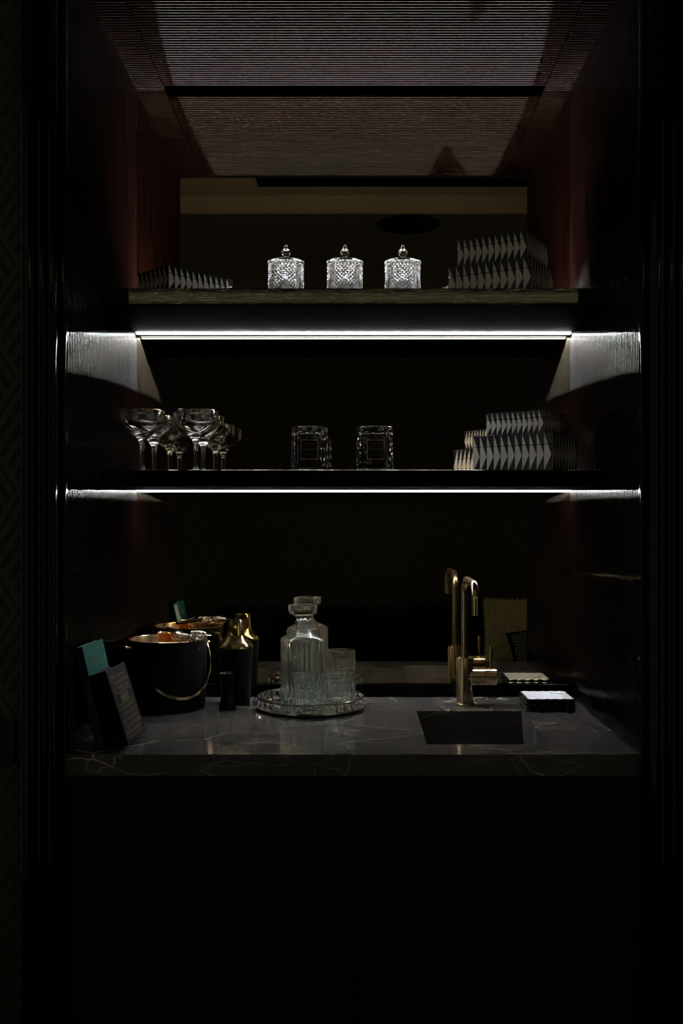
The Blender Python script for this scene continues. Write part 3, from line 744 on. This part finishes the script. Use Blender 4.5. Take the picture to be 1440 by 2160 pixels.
# local book frame: x thickness (cover on +x), y depth away from the spine, z height; spine faces -y
COVER = Matrix(((0, 0, 1, 0), (1, 0, 0, 0), (0, 1, 0, 0), (0, 0, 0, 1)))       # (u along y, v along z) on the +x face
def book(name, label, loc, lean, th, wd, ht, cover, spine, pages, bt=.0025):
    t = thing(name, label, 'book', loc); t.rotation_euler = (0, -lean, -radians(3))
    MB().bbox(0, bt, 0, wd, 0, ht, .0005).build('back_cover', cover, t)
    fc = MB().bbox(th - bt, th, 0, wd, 0, ht, .0005).build('front_cover', cover, t)
    s_ = MB().bbox(0, th, -.0008, bt, 0, ht, .0006).build('spine', spine, t)
    MB().box(bt, th - bt, bt, wd - .003, .003, ht - .004).build('pages', pages, t)
    return t, fc, s_
gl = radians(12.4)
g, gfc, gsp = book('book', 'tall green hardback book leaning on the reeded wall behind a black book', (-.4858, 1.874, WT), gl, .0155, .126, .194, 'book_green', 'book_green_dark', 'paper')
fr = MB(); th = .0155
y0, y1, z0, z1 = .014, .114, .020, .182
for a in ((y0, y1, z1 - .0012, z1), (y0, y1, z0, z0 + .0012), (y0, y0 + .0012, z0, z1), (y1 - .0012, y1, z0, z1), (.006, .0075, .002, .192)):
    fr.box(th, th + .00025, a[0], a[1], a[2], a[3])
fr.build('cover_border', 'book_green_dark', gfc)
sq = MB(); pth = [(th + .0002, .036 + .0017 * k + .0012 * sin(k * 2.1), .160 + .0042 * sin(k * 1.4) * (1.3 if k % 5 == 0 else .8)) for k in range(26)]
sq.tube(pth, .0005, 5); sq.build('title', 'gold_foil', gfc)
SP = Matrix.Translation((th / 2, -.0009, .108)) @ Matrix.Rotation(pi / 2, 4, 'X') @ Matrix.Rotation(-pi / 2, 4, 'Z')
text_mesh('spine_title', 'COCKTAIL', .0105, 'gold_foil', gsp, SP)

kl = radians(17.5); kt = .033
k_, kfc, ksp = book('book', 'thick black hardback book with gold art-deco cover pattern, leaning on the green book', (-.4545, 1.868, WT), kl, kt, .124, .145, 'book_cover_grey', 'book_black', 'paper_dark', .003)
gp = MB()
def strip_line(y0, z0, y1, z1, wd=.0005):
    d = Vector((0, y1 - y0, z1 - z0)); n = Vector((0, -d.z, d.y)).normalized() * wd / 2
    a, b = Vector((kt, y0, z0)), Vector((kt, y1, z1)); e = Vector((.00025, 0, 0))
    gp.add([a - n, a + n, b + n, b - n, a - n + e, a + n + e, b + n + e, b - n + e], [(0, 3, 2, 1), (4, 5, 6, 7), (0, 1, 5, 4), (1, 2, 6, 5), (2, 3, 7, 6), (3, 0, 4, 7)])
for (za, zb) in ((.098, .134), (.014, .072)):
    rows = max(2, round((zb - za) / .0115)); dzr = (zb - za) / rows; cols = 7; dyc = .098 / cols
    for r in range(rows):
        for c in range(cols):
            yc = .014 + dyc * (c + .5) + (dyc / 2 if r % 2 else 0) - dyc / 4; zc2 = za + dzr * r
            for s_ in (-1, 1):
                strip_line(yc, zc2 + dzr * .95, yc + s_ * dyc * .42, zc2 + dzr * .45); strip_line(yc + s_ * dyc * .42, zc2 + dzr * .45, yc + s_ * dyc * .42, zc2 + dzr * .05)
                strip_line(yc, zc2 + dzr * .62, yc + s_ * dyc * .2, zc2 + dzr * .3)
            strip_line(yc, zc2 + dzr * .4, yc, zc2)
for z in (.096, .074, .0095): strip_line(.012, z, .114, z, .0007)
gp.build('cover_pattern', 'gold_foil_dull', kfc)
tl = MB(); gp2 = gp; random.seed(7)
gp = MB()
for z in (.0905, .0865, .0825, .0785):
    y = .040
    while y < .086:
        l = random.uniform(.002, .005); strip_line(y, z, y + l, z, .0017); y += l + .0012
gp.build('title', 'gold_foil_dull', kfc)
q = MB(); Mq = Matrix.Translation((kt * .52, -.0009, .012)) @ Matrix.Rotation(pi / 2, 4, 'X')
q.tube([Mq @ Vector((.0042 * cos(a), .0042 * sin(a), 0)) for a in [2 * pi * k / 24 for k in range(24)]], .0004, 6, True)
q.build('publisher_mark', 'steel', ksp)

# ------------------------------------------------------------------ wall switch, ceiling fittings and sofa of the room
sw = thing('wall_switch', 'small square black switch plate on the patterned wallpaper', 'switch', (-.664, YF, ZC - .4095))
MB().bbox(-.0415, .0415, -.007, 0, -.0415, .0415, .002, 2).build('plate', 'black_satin', sw)
MB().bbox(-.024, .024, -.010, -.007, -.024, .024, .0015).build('rocker', 'black_satin', sw)

sk = thing('ceiling_speaker', 'round black speaker set flush in the shaded dropped ceiling', 'speaker', (P(862, 0, 4.87).x, 4.86 - 4.87 - .022, ZC + 1.449))
MB().lathe([(.0, .0), (.1560, .0), (.1560, -.004), (.1440, -.008), (.1430, -.004), (.0, -.004)], 56, cap0=False, cap1=False).build('ring', 'void_black', sk, 40)
MB().lathe([(.0, -.0042), (.142, -.0042), (.142, -.006), (.0, -.0065)], 56, cap0=False, cap1=False).build('grille', 'void_black', sk, 40)
vt = thing('ceiling_vent', 'long black slot vent in the pale room ceiling near the bar', 'vent', (.35, .352, ZC + 1.535))
vm = MB(); vm.box(-.79, .79, -.055, -.045, -.012, 0); vm.box(-.79, .79, .045, .055, -.012, 0); vm.box(-.79, -.78, -.045, .045, -.012, 0); vm.box(.78, .79, -.045, .045, -.012, 0); vm.build('frame', 'void_black', vt)
for k in range(4): MB().box(-.78, .78, -.042 + k * .024, -.030 + k * .024, -.010, -.0005).build('slat', 'void_black', vt)
cv = thing('cove_light', 'dim warm cove light along the top of the far papered wall', 'light', (-.02, YR, ZC + 1.38))
MB().bbox(-1.47, 1.47, .0005, .010, .0, .066, .002).build('housing', 'black_satin', cv)
MB().bbox(-1.455, 1.455, .010, .016, .003, .063, .001).build('diffuser', 'cove_glow', cv)

so_ = thing('sofa', 'long low black velvet sofa against the far papered wall', 'sofa', (.45, YR + .03, 0))
MB().bbox(-1.42, 1.55, .02, .80, .10, .28, .02, 2).build('base', 'black_velvet', so_, 40)
MB().bbox(-1.42, 1.55, .0, .16, .28, .715, .04, 3).build('back', 'black_velvet', so_, 40)
for k in range(3): MB().bbox(-1.41 + k * .985, -.435 + k * .985, .16, .82, .285, .36, .03, 3).build('seat_cushion', 'black_velvet', so_, 40)
for k in range(3): MB().bbox(-1.40 + k * .985, -.445 + k * .985, .162, .29, .362, .70, .05, 3).build('back_cushion', 'black_velvet', so_, 40)
for x in (-1.36, 1.49):
    for y in (.08, .74): MB().lathe([(.02, 0), (.028, .10)], 16, (x, y, 0)).build('leg', 'black_satin', so_, 40)

def pillow(n, sx, sz, th, power=.42):
    m = MB(); vs = []; fs = []
    for s in (1, -1):
        o = len(vs)
        for j in range(n + 1):
            for i in range(n + 1):
                u, v = 2 * i / n - 1, 2 * j / n - 1
                b = max(0, (1 - u * u) * (1 - v * v)) ** power
                pin = 1 - .06 * (1 - abs(u) * abs(v))
                vs.append((u * sx / 2 * (1 - .05 * (1 - v * v)), s * b * th / 2, v * sz / 2 * (1 - .05 * (1 - u * u))))
        for j in range(n):
            for i in range(n):
                a = o + j * (n + 1) + i; fs.append((a, a + 1, a + n + 2, a + n + 1))
    m.add(vs, fs)
    me = m.mesh('p'); bm = bmesh.new(); bm.from_mesh(me); bmesh.ops.remove_doubles(bm, verts=bm.verts, dist=1e-5); bmesh.ops.recalc_face_normals(bm, faces=bm.faces)
    m2 = MB(); bm.verts.index_update(); m2.v = [tuple(v.co) for v in bm.verts]; m2.f = [tuple(q.index for q in f.verts) for f in bm.faces]; bm.free(); return m2
fc = thing('fur_cushion', 'square cream fur cushion propped on the black sofa', 'cushion', (1.095, YR + .47, .592)); fc.rotation_euler = (radians(14), 0, radians(3))
pb = pillow(22, .48, .43, .16)
pb.build('cushion_body', 'fur', fc, 60)
random.seed(11); fm = MB()                     # the long pile standing off the cushion
for k in range(14000):
    f = random.choice(pb.f); a = Vector(pb.v[f[0]]); b = Vector(pb.v[f[1]]); c = Vector(pb.v[f[2]])
    r1, r2 = random.random(), random.random(); p = a + (b - a) * r1 + (c - a) * r2 * .5
    nrm = (b - a).cross(c - a)
    if nrm.length < 1e-9: continue
    nrm.normalize(); nrm = nrm if nrm.dot(p) > 0 else -nrm
    tipv = p + (nrm + p.normalized() * .6 + Vector((random.uniform(-.5, .5), random.uniform(-.3, .3), random.uniform(-.8, .2)))).normalized() * random.uniform(.010, .024)
    sdv = Vector((random.uniform(-1, 1), random.uniform(-1, 1), random.uniform(-1, 1))).normalized() * .0022
    fm.v += [tuple(p - sdv), tuple(p + sdv), tuple(tipv)]; i = len(fm.v); fm.f.append((i - 3, i - 2, i - 1))
fo = fm.build('fur_pile', 'fur', fc); fo['kind'] = 'stuff'
gk = thing('key_cushion', 'black cushion with pale Greek key pattern in front of the fur cushion', 'cushion', (1.175, YR + .70, .520)); gk.rotation_euler = (radians(16), radians(-10), radians(-6))
gb = pillow(18, .38, .24, .11); gb.build('cushion_body', 'black_velvet', gk, 60)
km = MB()
key = ['111111110', '100000010', '101111010', '101001010', '101101010', '100001010', '111111010', '000000010']
def bulge(x, z): u, v = x / .19, z / .12; return max(0, (1 - u * u) * (1 - v * v)) ** .42 * .055
cs = .32 / 40
for r in range(26):
    for c in range(40):
        if key[r % 8][c % 9] == '1':
            x0 = -.160 + c * cs; z0 = -.104 + r * cs; q = []
            for dx_, dz_ in ((0, 0), (cs, 0), (cs, cs), (0, cs)):
                x, z = x0 + dx_, z0 + dz_; q.append((x, bulge(x, z) + .0016, z))
            i = len(km.v); km.v += q + [(a, b_ - .003, c_) for a, b_, c_ in q]
            km.f += [(i, i + 1, i + 2, i + 3), (i + 4, i + 7, i + 6, i + 5)] + [(i + e, i + (e + 1) % 4, i + 4 + (e + 1) % 4, i + 4 + e) for e in range(4)]
ko = km.build('key_embroidery', 'cushion_white', gk); ko['kind'] = 'stuff'
